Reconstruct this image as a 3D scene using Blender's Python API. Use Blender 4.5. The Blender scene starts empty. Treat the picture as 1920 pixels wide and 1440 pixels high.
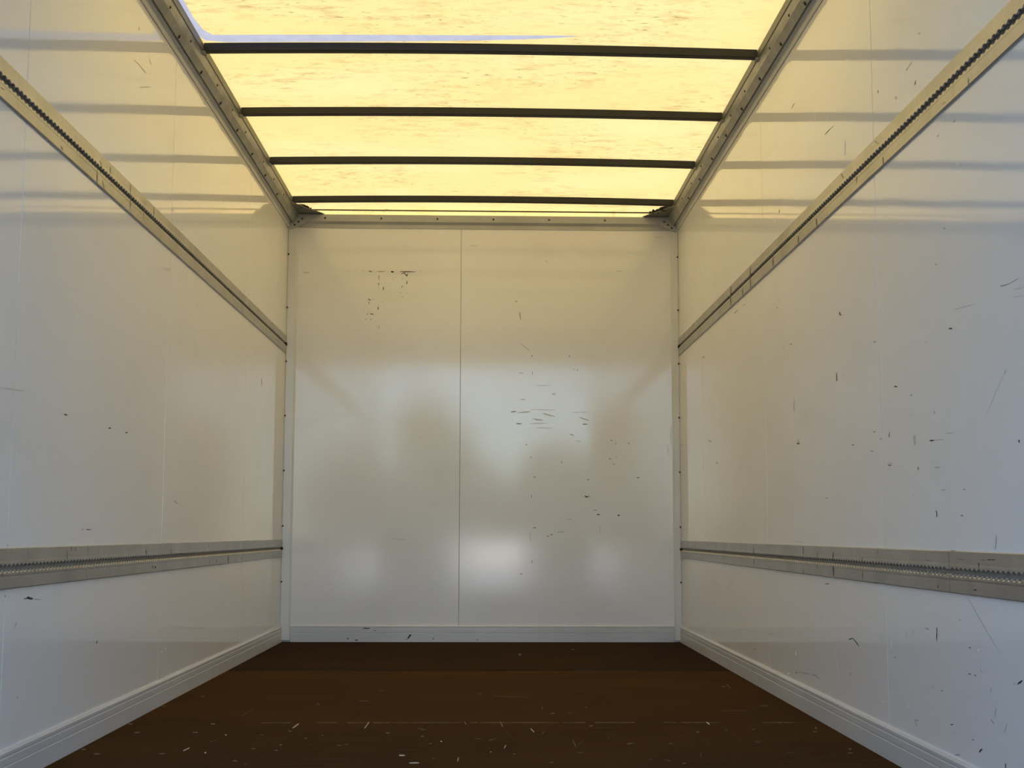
import bpy, bmesh, math, random
from mathutils import Vector, Matrix

# ---------------------------------------------------------------- camera, sky, sun, exposure
scene = bpy.context.scene
COL = scene.collection
D = 6.753            # front wall of the cargo box, metres ahead of the camera

cam_data = bpy.data.cameras.new('camera')
cam = bpy.data.objects.new('camera', cam_data)
COL.objects.link(cam)
F_PX, PP_Y = 2083.5, 810.4
cam_data.sensor_fit = 'HORIZONTAL'
cam_data.sensor_width = 36.0
cam_data.lens = 36.0 * F_PX / 1920.0
cam_data.shift_y = (PP_Y - 720.0) / 1920.0
cam_data.clip_start = 0.05
right = Vector((0.99975672, -0.02188101, 0.00277852))
up = Vector((-0.00474941, -0.09054359, 0.99588117))
fwd = Vector((0.02153931, 0.99565209, 0.09062549))
m = Matrix((right, up, -fwd)).transposed().to_4x4()
m.translation = Vector((0.03186, 0.0, 0.64781))
cam.matrix_world = m
scene.camera = cam

world = bpy.data.worlds.new('sky')
scene.world = world
world.use_nodes = True
wn = world.node_tree.nodes
wl = world.node_tree.links
wn.clear()
sky = wn.new('ShaderNodeTexSky')
sky.sky_type = 'NISHITA'
sky.sun_disc = False
sky.sun_elevation = math.radians(52)
sky.sun_rotation = 0.0
sky.air_density = 1.0
sky.dust_density = 0.2
sky.ozone_density = 5.0
bg = wn.new('ShaderNodeBackground')
bg.inputs['Strength'].default_value = 0.63
wo = wn.new('ShaderNodeOutputWorld')
wl.new(sky.outputs['Color'], bg.inputs['Color'])
wl.new(bg.outputs['Background'], wo.inputs['Surface'])

sun_data = bpy.data.lights.new('sun', 'SUN')
sun_data.energy = 9.0
sun_data.angle = math.radians(0.53)
sun_data.color = (1.0, 0.96, 0.88)
sun = bpy.data.objects.new('sun', sun_data)
COL.objects.link(sun)
sun.rotation_euler = (math.radians(-38), 0.0, 0.0)   # shines from over the cab towards the open rear
sun.location = (0, 8, 12)

scene.view_settings.view_transform = 'Standard'
scene.view_settings.look = 'None'
scene.view_settings.exposure = 0.11
scene.view_settings.gamma = 1.0
scene.view_settings.use_curve_mapping = False
scene.cycles.max_bounces = 10
scene.cycles.diffuse_bounces = 7
scene.cycles.use_denoising = True
scene.cycles.sample_clamp_indirect = 10.0

rng = random.Random(7)

# ---------------------------------------------------------------- materials
class Mat:
    def __init__(self, name):
        self.m = bpy.data.materials.new(name)
        self.m.use_nodes = True
        self.t = self.m.node_tree
        self.bsdf = self.t.nodes['Principled BSDF']
        self.out = self.t.nodes['Material Output']
    def n(self, kind, **kw):
        nd = self.t.nodes.new(kind)
        for k, v in kw.items():
            setattr(nd, k, v)
        return nd
    def l(self, a, b):
        self.t.links.new(a, b)
    def coords(self, scale=(1, 1, 1)):
        tc = self.n('ShaderNodeTexCoord')
        mp = self.n('ShaderNodeMapping')
        mp.inputs['Scale'].default_value = scale
        self.l(tc.outputs['Object'], mp.inputs['Vector'])
        return mp.outputs['Vector']
    def noise(self, vec, scale, detail=3.0, rough=0.5):
        nz = self.n('ShaderNodeTexNoise')
        nz.inputs['Scale'].default_value = scale
        nz.inputs['Detail'].default_value = detail
        nz.inputs['Roughness'].default_value = rough
        self.l(vec, nz.inputs['Vector'])
        return nz.outputs['Fac']
    def ramp(self, fac, stops):
        r = self.n('ShaderNodeValToRGB')
        e = r.color_ramp.elements
        while len(e) < len(stops):
            e.new(0.5)
        for el, (p, c) in zip(e, stops):
            el.position = p
            el.color = (c[0], c[1], c[2], 1) if not isinstance(c, (int, float)) else (c, c, c, 1)
        self.l(fac, r.inputs['Fac'])
        return r.outputs['Color']
    def mul(self, a, b, op='MULTIPLY'):
        mx = self.n('ShaderNodeMath', operation=op)
        self.l(a, mx.inputs[0])
        if isinstance(b, (int, float)):
            mx.inputs[1].default_value = b
        else:
            self.l(b, mx.inputs[1])
        return mx.outputs[0]
    def mix(self, fac, a, b):
        mx = self.n('ShaderNodeMix', data_type='RGBA')
        for sock, v in ((0, fac), (6, a), (7, b)):
            if isinstance(v, (int, float)):
                mx.inputs[sock].default_value = v
            elif isinstance(v, tuple):
                mx.inputs[sock].default_value = (*v, 1)
            else:
                self.l(v, mx.inputs[sock])
        return mx.outputs[2]
    def bump(self, height, strength, dist):
        b = self.n('ShaderNodeBump')
        b.inputs['Strength'].default_value = strength
        b.inputs['Distance'].default_value = dist
        self.l(height, b.inputs['Height'])
        self.l(b.outputs['Normal'], self.bsdf.inputs['Normal'])
    def set(self, **kw):
        for k, v in kw.items():
            s = self.bsdf.inputs[k.replace('_', ' ')]
            if hasattr(v, 'links') or hasattr(v, 'is_linked'):
                self.l(v, s)
            elif isinstance(v, tuple):
                s.default_value = (*v, 1)
            else:
                s.default_value = v

def simple(name, col, rough=0.6, metal=0.0, spec=0.5, var=0.12, scale=9.0):
    a = Mat(name)
    nz = a.noise(a.coords(), scale, 4)
    lo = tuple(c * (1 - var) for c in col)
    hi = tuple(min(1, c * (1 + var)) for c in col)
    a.set(Base_Color=a.ramp(nz, [(0.3, lo), (0.7, hi)]), Roughness=rough, Metallic=metal)
    a.bsdf.inputs['Specular IOR Level'].default_value = spec
    return a.m

def panel_material(name, col, rough, wave):
    a = Mat(name)
    v = a.coords()
    soft = a.noise(v, 1.1, 3)
    base = a.ramp(soft, [(0.3, tuple(c * 0.95 for c in col)), (0.7, col)])
    smudge = a.mul(a.ramp(a.noise(a.coords((1, 1, 2.2)), 2.2, 4, 0.6), [(0.55, 0.0), (0.75, 1.0)]), 0.10)
    base = a.mix(smudge, base, (0.50, 0.47, 0.40))
    a.set(Base_Color=base)
    r = a.ramp(a.noise(v, 3.0, 4), [(0.3, rough * 0.85), (0.75, rough * 1.25)])
    a.l(r, a.bsdf.inputs['Roughness'])
    a.bsdf.inputs['IOR'].default_value = 1.57
    a.bump(a.noise(v, 2.3, 2), wave, 0.010)
    return a.m

M = {}
M['panel'] = panel_material('gloss_white_panel', (0.87, 0.865, 0.87), 0.060, 0.10)
M['front_panel'] = panel_material('front_white_panel', (0.86, 0.855, 0.86), 0.095, 0.04)
M['backing'] = simple('panel_joint_filler', (0.40, 0.38, 0.33), 0.8)
M['kick'] = simple('white_aluminium_kick_strip', (0.62, 0.62, 0.63), 0.32, 0.0, 0.5, 0.05, 3)
M['post'] = simple('white_corner_post', (0.68, 0.68, 0.67), 0.30, 0.0, 0.5, 0.05, 3)
M['roof_rail'] = simple('grey_roof_rail', (0.36, 0.36, 0.34), 0.38, 0.25, 0.5, 0.18, 14)
M['cove'] = simple('pale_cove_flange', (0.62, 0.62, 0.60), 0.3, 0.0, 0.5, 0.06, 4)
M['header'] = simple('front_header', (0.50, 0.50, 0.48), 0.35, 0.0, 0.5, 0.08, 6)
M['bow'] = simple('dark_roof_bow_steel', (0.022, 0.021, 0.020), 0.5, 0.0, 0.4, 0.15, 8)
M['rivet'] = simple('dark_rivet', (0.05, 0.048, 0.045), 0.45, 0.4)
M['gusset'] = simple('dull_gusset_plate', (0.20, 0.20, 0.17), 0.5, 0.2)
M['black'] = simple('black_sealant_and_gaps', (0.012, 0.012, 0.012), 0.7)
M['blocker'] = simple('grey_blocker_skin', (0.45, 0.45, 0.46), 0.5)
M['channel_lit'] = simple('lit_rail_channel', (0.24, 0.235, 0.22), 0.6, 0.2)  # lower slots: the light they catch is put into a paler colour
M['channel'] = simple('shaded_rail_channel', (0.09, 0.085, 0.08), 0.6, 0.3)  # upper slots: the shade inside is painted as a darker colour

def alu(name):
    a = Mat(name)
    v = a.coords((1, 1, 1))
    streak = a.noise(a.coords((1.0, 1.2, 60.0)), 4.0, 3)
    blot = a.noise(v, 6.0, 5, 0.65)
    c = a.ramp(blot, [(0.25, (0.38, 0.375, 0.36)), (0.7, (0.54, 0.53, 0.515))])
    c = a.mix(a.mul(streak, 0.25), c, (0.34, 0.33, 0.31))
    grime = a.mul(a.ramp(a.noise(a.coords((1, 9.0, 1.2)), 3.0, 4, 0.6), [(0.6, 0.0), (0.72, 1.0)]), 0.35)
    c = a.mix(grime, c, (0.22, 0.21, 0.19))
    a.set(Base_Color=c, Metallic=0.75, Roughness=0.34)
    a.bump(streak, 0.12, 0.002)
    return a.m
M['alu'] = alu('brushed_aluminium_rail')

def roof_material():
    a = Mat('translucent_yellow_roof')
    v = a.coords()
    tone = a.ramp(a.noise(a.coords((0.7, 1.6, 1)), 1.6, 3), [(0.3, (0.92, 0.610, 0.200)), (0.7, (0.92, 0.660, 0.255))])
    # brown grime drawn out along the bows: blotches, streaks and specks
    area = a.ramp(a.noise(a.coords((1.0, 1.5, 1)), 2.0, 3), [(0.36, 0.0), (0.60, 1.0)])
    streak = a.ramp(a.noise(a.coords((2.4, 8.0, 1)), 3.0, 7, 0.72), [(0.50, 0.0), (0.72, 1.0)])
    speck = a.ramp(a.noise(a.coords((0.8, 2.0, 1)), 26.0, 3, 0.6), [(0.60, 0.0), (0.74, 1.0)])
    g1 = a.mul(a.mul(area, streak), 0.95)
    g2 = a.mul(a.mul(area, speck), 1.0)
    c = a.mix(g1, tone, (0.52, 0.33, 0.11))
    c = a.mix(g2, c, (0.36, 0.25, 0.10))
    tl = a.n('ShaderNodeBsdfTranslucent')
    df = a.n('ShaderNodeBsdfDiffuse')
    a.l(c, tl.inputs['Color'])
    a.l(c, df.inputs['Color'])
    ms = a.n('ShaderNodeMixShader')
    ms.inputs['Fac'].default_value = ROOF_REFLECT
    a.l(tl.outputs[0], ms.inputs[1])
    a.l(df.outputs[0], ms.inputs[2])
    a.t.nodes.remove(a.bsdf)
    a.l(ms.outputs[0], a.out.inputs['Surface'])
    return a.m
ROOF_REFLECT = 0.650
M['roof'] = roof_material()

def sealant():
    a = Mat('milky_lilac_sealant')
    c = a.ramp(a.noise(a.coords(), 20, 3), [(0.3, (0.44, 0.405, 0.40)), (0.7, (0.50, 0.46, 0.455))])
    tl = a.n('ShaderNodeBsdfTranslucent')
    df = a.n('ShaderNodeBsdfDiffuse')
    a.l(c, tl.inputs['Color'])
    a.l(c, df.inputs['Color'])
    ms = a.n('ShaderNodeMixShader')
    ms.inputs['Fac'].default_value = ROOF_REFLECT
    a.l(tl.outputs[0], ms.inputs[1])
    a.l(df.outputs[0], ms.inputs[2])
    a.t.nodes.remove(a.bsdf)
    a.l(ms.outputs[0], a.out.inputs['Surface'])
    return a.m
M['sealant'] = sealant()

def floor_material(name, k, g):
    a = Mat(name)
    grain = a.noise(a.coords((1.2, 22.0, 1)), 3.0, 5, 0.6)
    blot = a.noise(a.coords((0.8, 1.4, 1)), 1.7, 4)
    def tone(r, gg, bb):
        m_ = (r + gg + bb) / 3
        return tuple(k * (v + (m_ - v) * g) for v in (r, gg, bb))
    c = a.ramp(grain, [(0.3, tone(0.052, 0.030, 0.0150)), (0.72, tone(0.077, 0.043, 0.0210))])
    c = a.mix(a.mul(a.ramp(blot, [(0.45, 0.0), (0.7, 1.0)]), 0.5), c, tone(0.088, 0.047, 0.019))
    a.set(Base_Color=c, Roughness=a.ramp(blot, [(0.3, 0.42), (0.7, 0.58)]))
    a.bsdf.inputs['Specular IOR Level'].default_value = 0.0
    a.bump(a.noise(a.coords(), 260, 2), 0.15, 0.001)
    return a.m
M['floor'] = floor_material('dark_brown_film_plywood', 1.0, 0.0)
M['floor_front'] = floor_material('darker_film_plywood', 0.74, 0.30)  # board by the front wall, darker and greyer than the others
M['seam'] = simple('pale_wood_dust', (0.19, 0.125, 0.07), 0.9, var=0.4, scale=30)
M['scratch_p'] = simple('pale_floor_nick', (0.19, 0.145, 0.10), 0.8, var=0.3, scale=20)
M['scratch_f'] = simple('faint_floor_nick', (0.085, 0.055, 0.032), 0.8, var=0.3, scale=20)
M['splinter'] = simple('pale_wood_splinter', (0.55, 0.46, 0.34), 0.8, var=0.2, scale=60)
M['mark_d'] = simple('dark_scuff', (0.035, 0.033, 0.032), 0.7, var=0.4, scale=90)
M['mark_m'] = simple('grey_scuff', (0.30, 0.29, 0.27), 0.6, var=0.4, scale=90)
M['mark_f'] = simple('faint_scuff', (0.58, 0.57, 0.54), 0.4, var=0.12, scale=90)
M['mark_w'] = simple('white_chip', (0.86, 0.86, 0.86), 0.5, var=0.05, scale=90)
M['mark_r'] = simple('red_marker_dot', (0.35, 0.09, 0.09), 0.6)
M['rail_m'] = simple('rail_scratch', (0.12, 0.115, 0.11), 0.6)
M['rail_f'] = simple('rail_faint_scratch', (0.27, 0.26, 0.25), 0.5)
M['asphalt'] = simple('grey_asphalt', (0.045, 0.047, 0.052), 0.9, var=0.2, scale=6)
M['leaf'] = simple('green_foliage', (0.035, 0.06, 0.022), 0.8, var=0.5, scale=3)
M['bark'] = simple('brown_bark', (0.07, 0.05, 0.035), 0.9)
M['car_white'] = simple('white_car_paint', (0.80, 0.80, 0.82), 0.28, var=0.02)
M['car_glass'] = simple('dusty_windscreen', (0.03, 0.032, 0.035), 0.25)
M['tyre'] = simple('black_tyre', (0.02, 0.02, 0.02), 0.8)

# ---------------------------------------------------------------- helpers
def link(name, bm, mat, parent=None, smooth=False):
    me = bpy.data.meshes.new(name)
    bmesh.ops.recalc_face_normals(bm, faces=bm.faces)
    if smooth:
        for f in bm.faces:
            f.smooth = True
    bm.to_mesh(me)
    bm.free()
    for mm in (mat if isinstance(mat, (list, tuple)) else [mat]):
        me.materials.append(mm)
    o = bpy.data.objects.new(name, me)
    COL.objects.link(o)
    if parent:
        o.parent = parent
    return o

def share(name, src, parent, loc, rot=(0, 0, 0)):
    o = bpy.data.objects.new(name, src)
    COL.objects.link(o)
    o.parent = parent
    o.location = loc
    o.rotation_euler = rot
    return o

def tag(o, label, cat, group=None):
    o['label'] = label
    o['category'] = cat
    if group:
        o['group'] = group
    return o

def structure(o, label, cat):
    o['kind'] = 'structure'
    return tag(o, label, cat)

def empty(name, loc=(0, 0, 0)):
    o = bpy.data.objects.new(name, None)
    COL.objects.link(o)
    o.location = loc
    return o

def box(bm, x0, x1, y0, y1, z0, z1, bevel=0.0):
    g = bmesh.ops.create_cube(bm, size=1.0)
    for v in g['verts']:
        v.co = Vector(((x0 + x1) / 2 + v.co.x * (x1 - x0), (y0 + y1) / 2 + v.co.y * (y1 - y0), (z0 + z1) / 2 + v.co.z * (z1 - z0)))
    if bevel:
        es = list({e for v in g['verts'] for e in v.link_edges})
        bmesh.ops.bevel(bm, geom=es, offset=bevel, segments=2, affect='EDGES', profile=0.5)
    return bm

def new():
    return bmesh.new()

def sweep(bm, prof, axis, a, b):
    """closed outline of 2-D points swept from a to b; axis y: points are (x, z); axis x: (y, z); axis z: (x, y)"""
    def P(p, t):
        return {'y': (p[0], t, p[1]), 'x': (t, p[0], p[1]), 'z': (p[0], p[1], t)}[axis]
    A = [bm.verts.new(P(p, a)) for p in prof]
    B = [bm.verts.new(P(p, b)) for p in prof]
    n = len(prof)
    for i in range(n):
        bm.faces.new((A[i], A[(i + 1) % n], B[(i + 1) % n], B[i]))
    bm.faces.new(A)
    bm.faces.new(B[::-1])
    return bm

def rivet_mesh(name, r, h, mat):
    """low domed head, axis +z"""
    bm = new()
    seg = 10
    rings = [(r, 0.0), (r * 0.92, h * 0.5), (r * 0.55, h * 0.9)]
    rows = [[bm.verts.new((q * math.cos(2 * math.pi * k / seg), q * math.sin(2 * math.pi * k / seg), z)) for k in range(seg)] for q, z in rings]
    for a, b in zip(rows, rows[1:]):
        for k in range(seg):
            bm.faces.new((a[k], a[(k + 1) % seg], b[(k + 1) % seg], b[k]))
    top = bm.verts.new((0, 0, h))
    for k in range(seg):
        bm.faces.new((rows[-1][k], rows[-1][(k + 1) % seg], top))
    me = bpy.data.meshes.new(name)
    bm.to_mesh(me)
    bm.free()
    me.materials.append(mat)
    for p in me.polygons:
        p.use_smooth = True
    return me

RIVET = rivet_mesh('rivet', 0.0085, 0.004, M['rivet'])
RIVET_SMALL = rivet_mesh('rivet_small', 0.006, 0.003, M['rivet'])

def marks(name, data, plane, val, side, parent, pal):
    """scuffs and chips: ragged thin flakes lying on the surface; plane 'x','y','z'"""
    for key, lst in data.items():
        bm = new()
        for (a0, b0, a1, b1, ca, cb) in lst:
            n = 7
            top, bot = [], []
            lenv = math.hypot(a1 - a0, b1 - b0)
            for i in range(n):
                t = i / (n - 1)
                prof = (0.35 + 0.65 * math.sin(math.pi * min(1, max(0, t * 0.86 + 0.07))))
                wob = rng.uniform(-0.25, 0.25)
                wt = prof * rng.uniform(0.4, 1.0)
                wb = prof * rng.uniform(0.4, 1.0)
                pa, pb = a0 + (a1 - a0) * t, b0 + (b1 - b0) * t
                top.append((pa + ca * (wob + wt), pb + cb * (wob + wt)))
                bot.append((pa + ca * (wob - wb), pb + cb * (wob - wb)))
            def co(p, off):
                w = val + side * off
                return {'x': (w, p[0], p[1]), 'y': (p[0], w, p[1]), 'z': (p[0], p[1], w)}[plane]
            T = [bm.verts.new(co(p, 0.0006)) for p in top]
            B = [bm.verts.new(co(p, 0.0006)) for p in bot]
            for i in range(n - 1):
                bm.faces.new((T[i], T[i + 1], B[i + 1], B[i]))
        o = link(name, bm, pal[key], parent)
        o['kind'] = 'stuff'

# ---------------------------------------------------------------- measured wear (metres on each surface)
MARKS_FRONT = {
    'f': [
        (-0.8537, 2.2538, -0.8282, 2.254, 0.0001, -0.0022), (-0.7926, 2.2528, -0.7838, 2.2529, 0, -0.003), (-0.7424, 2.2532, -0.7322, 2.2533, 0.0001, -0.003), (-0.3934, 2.2538, -0.3818, 2.2539, 0, -0.0029), 
        (-0.6472, 2.1605, -0.647, 2.1428, -0.0029, 0), (-0.5619, 2.2042, -0.5517, 2.2043, 0, -0.0029), (-0.5001, 2.2136, -0.4999, 2.1958, -0.0022, 0), (-0.475, 2.1174, -0.4677, 2.1175, 0.0001, -0.0029), 
        (-0.6824, 2.0774, -0.6708, 2.0775, 0.0001, -0.0029), (-0.734, 2.029, -0.7336, 2.0069, -0.0022, 0), (-0.6285, 2.0645, -0.6154, 2.0646, 0, -0.0029), (-0.6548, 1.919, -0.6545, 1.8969, -0.0022, 0), 
        (-0.6484, 1.8786, -0.6482, 1.8639, -0.0018, -0.0001), (-0.5134, 2.4107, -0.4623, 2.4111, 0, -0.0019), (-0.0894, 2.418, -0.0308, 2.4185, 0, -0.0019), (-1.115, 2.2399, -1.0699, 2.2365, -0.0001, -0.0019), 
        (0.5498, 1.6511, 0.5623, 1.6512, 0, -0.005), (0.2149, 1.6277, 0.2498, 1.6241, -0.0004, -0.0044), (0.3173, 1.549, 0.4147, 1.5496, 0, -0.0025), (0.4221, 1.4969, 0.4446, 1.497, -0.0001, -0.005), 
        (0.2277, 1.4644, 0.2588, 1.4634, -0.0002, -0.0038), (0.2092, 1.3804, 0.2901, 1.3884, 0.0004, -0.0043), (0.2902, 1.3146, 0.3959, 1.3176, 0.0001, -0.0031), (0.3275, 1.2898, 0.4208, 1.2878, 0, -0.0025), 
        (0.5637, 1.2099, 0.601, 1.2076, -0.0002, -0.0031), (0.809, 1.1126, 0.8202, 1.1126, 0, -0.005), (0.5057, 0.7329, 0.5403, 0.7343, 0.0001, -0.0031), (0.4513, 0.6529, 0.4982, 0.6592, 0.0005, -0.0042), 
        (0.291, 0.6586, 0.2911, 0.5973, -0.0037, 0), (0.7108, 0.6966, 0.7106, 0.6475, -0.0031, 0), (0.3648, 1.3775, 0.4395, 1.3591, -0.0015, -0.0061), (0.3026, 1.3459, 0.3648, 1.3337, -0.0011, -0.0055), 
        (0.589, 1.3536, 0.6513, 1.3352, -0.0014, -0.0048), (0.5392, 1.3847, 0.6515, 1.389, 0.0001, -0.0019), (0.2901, 1.4021, 0.4395, 1.3979, -0.0001, -0.0025), (1.1504, 1.3001, 1.1492, 1.1876, -0.0031, 0), 
        (1.1723, 1.2439, 1.1715, 1.169, -0.0025, 0), (1.1306, 1.1938, 1.1298, 1.119, -0.0025, 0), (0.8185, 2.2665, 0.8615, 2.2668, 0, -0.0034), (0.3792, 2.3234, 0.3958, 2.3201, -0.001, -0.0049), 
        (-1.1042, 2.2444, -1.0714, 2.2413, -0.0003, -0.0034), (1.0521, 2.4806, 1.1185, 2.4812, 0, -0.0025), (-0.5438, 0.6138, -0.4635, 0.6077, -0.0002, -0.0032), ],
    'd': [
        (-0.7081, 2.2513, -0.6878, 2.2514, 0.0001, -0.0041), (-0.5712, 2.2501, -0.5523, 2.2503, 0.0001, -0.0067), (-0.5188, 2.2513, -0.4168, 2.2521, 0, -0.0033), (-0.5077, 2.2358, -0.4823, 2.2479, 0.0014, -0.003), 
        (-0.4932, 2.2456, -0.4711, 2.2235, -0.0023, -0.0024), (-0.4747, 2.2197, -0.4662, 2.2406, 0.0031, -0.0013), (-0.6159, 2.1541, -0.6156, 2.1349, -0.004, 0), (-0.4723, 2.1953, -0.472, 2.173, -0.0037, 0), 
        (-0.7086, 2.0787, -0.6925, 2.0699, -0.0019, -0.0036), (-0.6469, 2.0296, -0.6466, 2.0119, -0.0039, 0), (-0.6956, 1.9865, -0.6738, 1.983, -0.0006, -0.004), (0.6187, 0.8751, 0.6409, 0.8665, -0.0023, -0.0058), 
        (0.6932, 0.7618, 0.7117, 0.7619, 0, -0.0049), (0.8188, 0.7585, 0.8337, 0.7586, 0, -0.0049), ],
    'm': [
        (-0.6572, 2.2517, -0.6062, 2.2521, 0, -0.003), (-0.6445, 2.2303, -0.644, 2.1917, -0.0029, -0.0001), (-0.6453, 2.1806, -0.6451, 2.1643, -0.0044, 0), (-0.501, 2.1639, -0.5008, 2.1491, -0.0037, -0.0001), 
        (-0.5136, 2.1193, -0.5063, 2.1194, 0.0001, -0.003), (-0.5031, 2.0935, -0.4944, 2.0936, 0, -0.003), (-0.7032, 2.0625, -0.703, 2.0477, -0.0033, 0), (-0.6506, 2.037, -0.6433, 2.0371, 0.0001, -0.0029), 
        (-0.7166, 1.9841, -0.7065, 1.9842, 0, -0.003), (-0.7252, 1.9517, -0.7158, 1.9517, 0.0001, -0.003), (-0.6955, 1.9541, -0.6861, 1.9541, 0, -0.0029), (-0.6395, 1.9177, -0.6392, 1.8912, -0.0025, 0), 
        (0.227, 1.8108, 0.2821, 1.7643, -0.0012, -0.0014), (0.2928, 1.7315, 0.304, 1.7316, 0, -0.0051), (0.5243, 1.7305, 0.5355, 1.7305, 0, -0.005), (0.5735, 1.6449, 0.5835, 1.645, 0, -0.0051), 
        (0.3022, 1.637, 0.3023, 1.6144, -0.0025, 0), (0.1694, 1.3852, 0.203, 1.3892, 0.0006, -0.0056), (0.2031, 1.3142, 0.2379, 1.3144, 0.0001, -0.0044), (0.6076, 1.3137, 0.6412, 1.3114, -0.0003, -0.0043), 
        (0.529, 1.2534, 0.5563, 1.241, -0.0013, -0.0029), (0.2599, 1.1861, 0.2711, 1.1861, 0, -0.005), (0.2879, 1.1091, 0.2979, 1.1092, 0, -0.0049), (0.4803, 1.0901, 0.4802, 1.0727, -0.0031, 0), 
        (0.7791, 1.2134, 0.7891, 1.2134, 0, -0.005), (0.8052, 1.1948, 0.8151, 1.1948, 0, -0.005), (0.8855, 1.1964, 0.8967, 1.1964, 0, -0.005), (0.7673, 1.1012, 0.7822, 1.1013, -0.0001, -0.005), 
        (0.792, 1.0703, 0.802, 1.0703, 0, -0.005), (0.3073, 0.9889, 0.3234, 0.989, 0, -0.005), (0.6357, 0.9741, 0.6469, 0.9741, 0, -0.0049), (0.9357, 0.9876, 0.9556, 0.9877, -0.0001, -0.005), 
        (0.6422, 0.8727, 0.6521, 0.8727, -0.0001, -0.0049), (0.2969, 0.8801, 0.2969, 0.8604, -0.0031, 0), (0.6716, 0.7913, 0.6939, 0.7877, -0.0006, -0.003), (0.3058, 0.6807, 0.3255, 0.6808, 0, -0.0049), 
        (0.3903, 0.6319, 0.4014, 0.6319, 0, -0.0049), (0.4106, 0.6405, 0.4254, 0.6405, 0, -0.0049), (0.3011, 0.486, 0.3011, 0.4689, -0.0037, 0), (0.2287, 0.4041, 0.2434, 0.4041, 0, -0.0049), 
        (0.1952, 2.071, 0.2083, 2.0711, 0, -0.005), (0.2216, 2.0045, 0.2283, 1.9547, -0.004, -0.0006), ],
}
MARKS_FRONT_KICK = {
    'd': [
        (-0.7115, 0.0806, -0.667, 0.0806, 0, -0.0039), (-0.6477, 0.0681, -0.6287, 0.0681, 0, -0.0024), (-0.4437, 0.021, -0.4216, 0.0431, 0.0056, -0.0055), (-0.8026, 0.0208, -0.7931, 0.0208, 0.0001, -0.0063), 
        (-0.7549, 0.0114, -0.739, 0.0114, 0, -0.0047), ],
    'm': [
        (-0.2941, 0.018, -0.2845, 0.0211, 0.0021, -0.006), (-0.0328, 0.0119, -0.02, 0.015, 0.0012, -0.0046), (-0.4563, 0.0179, -0.4435, 0.0116, -0.0021, -0.0042), ],
}
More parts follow.
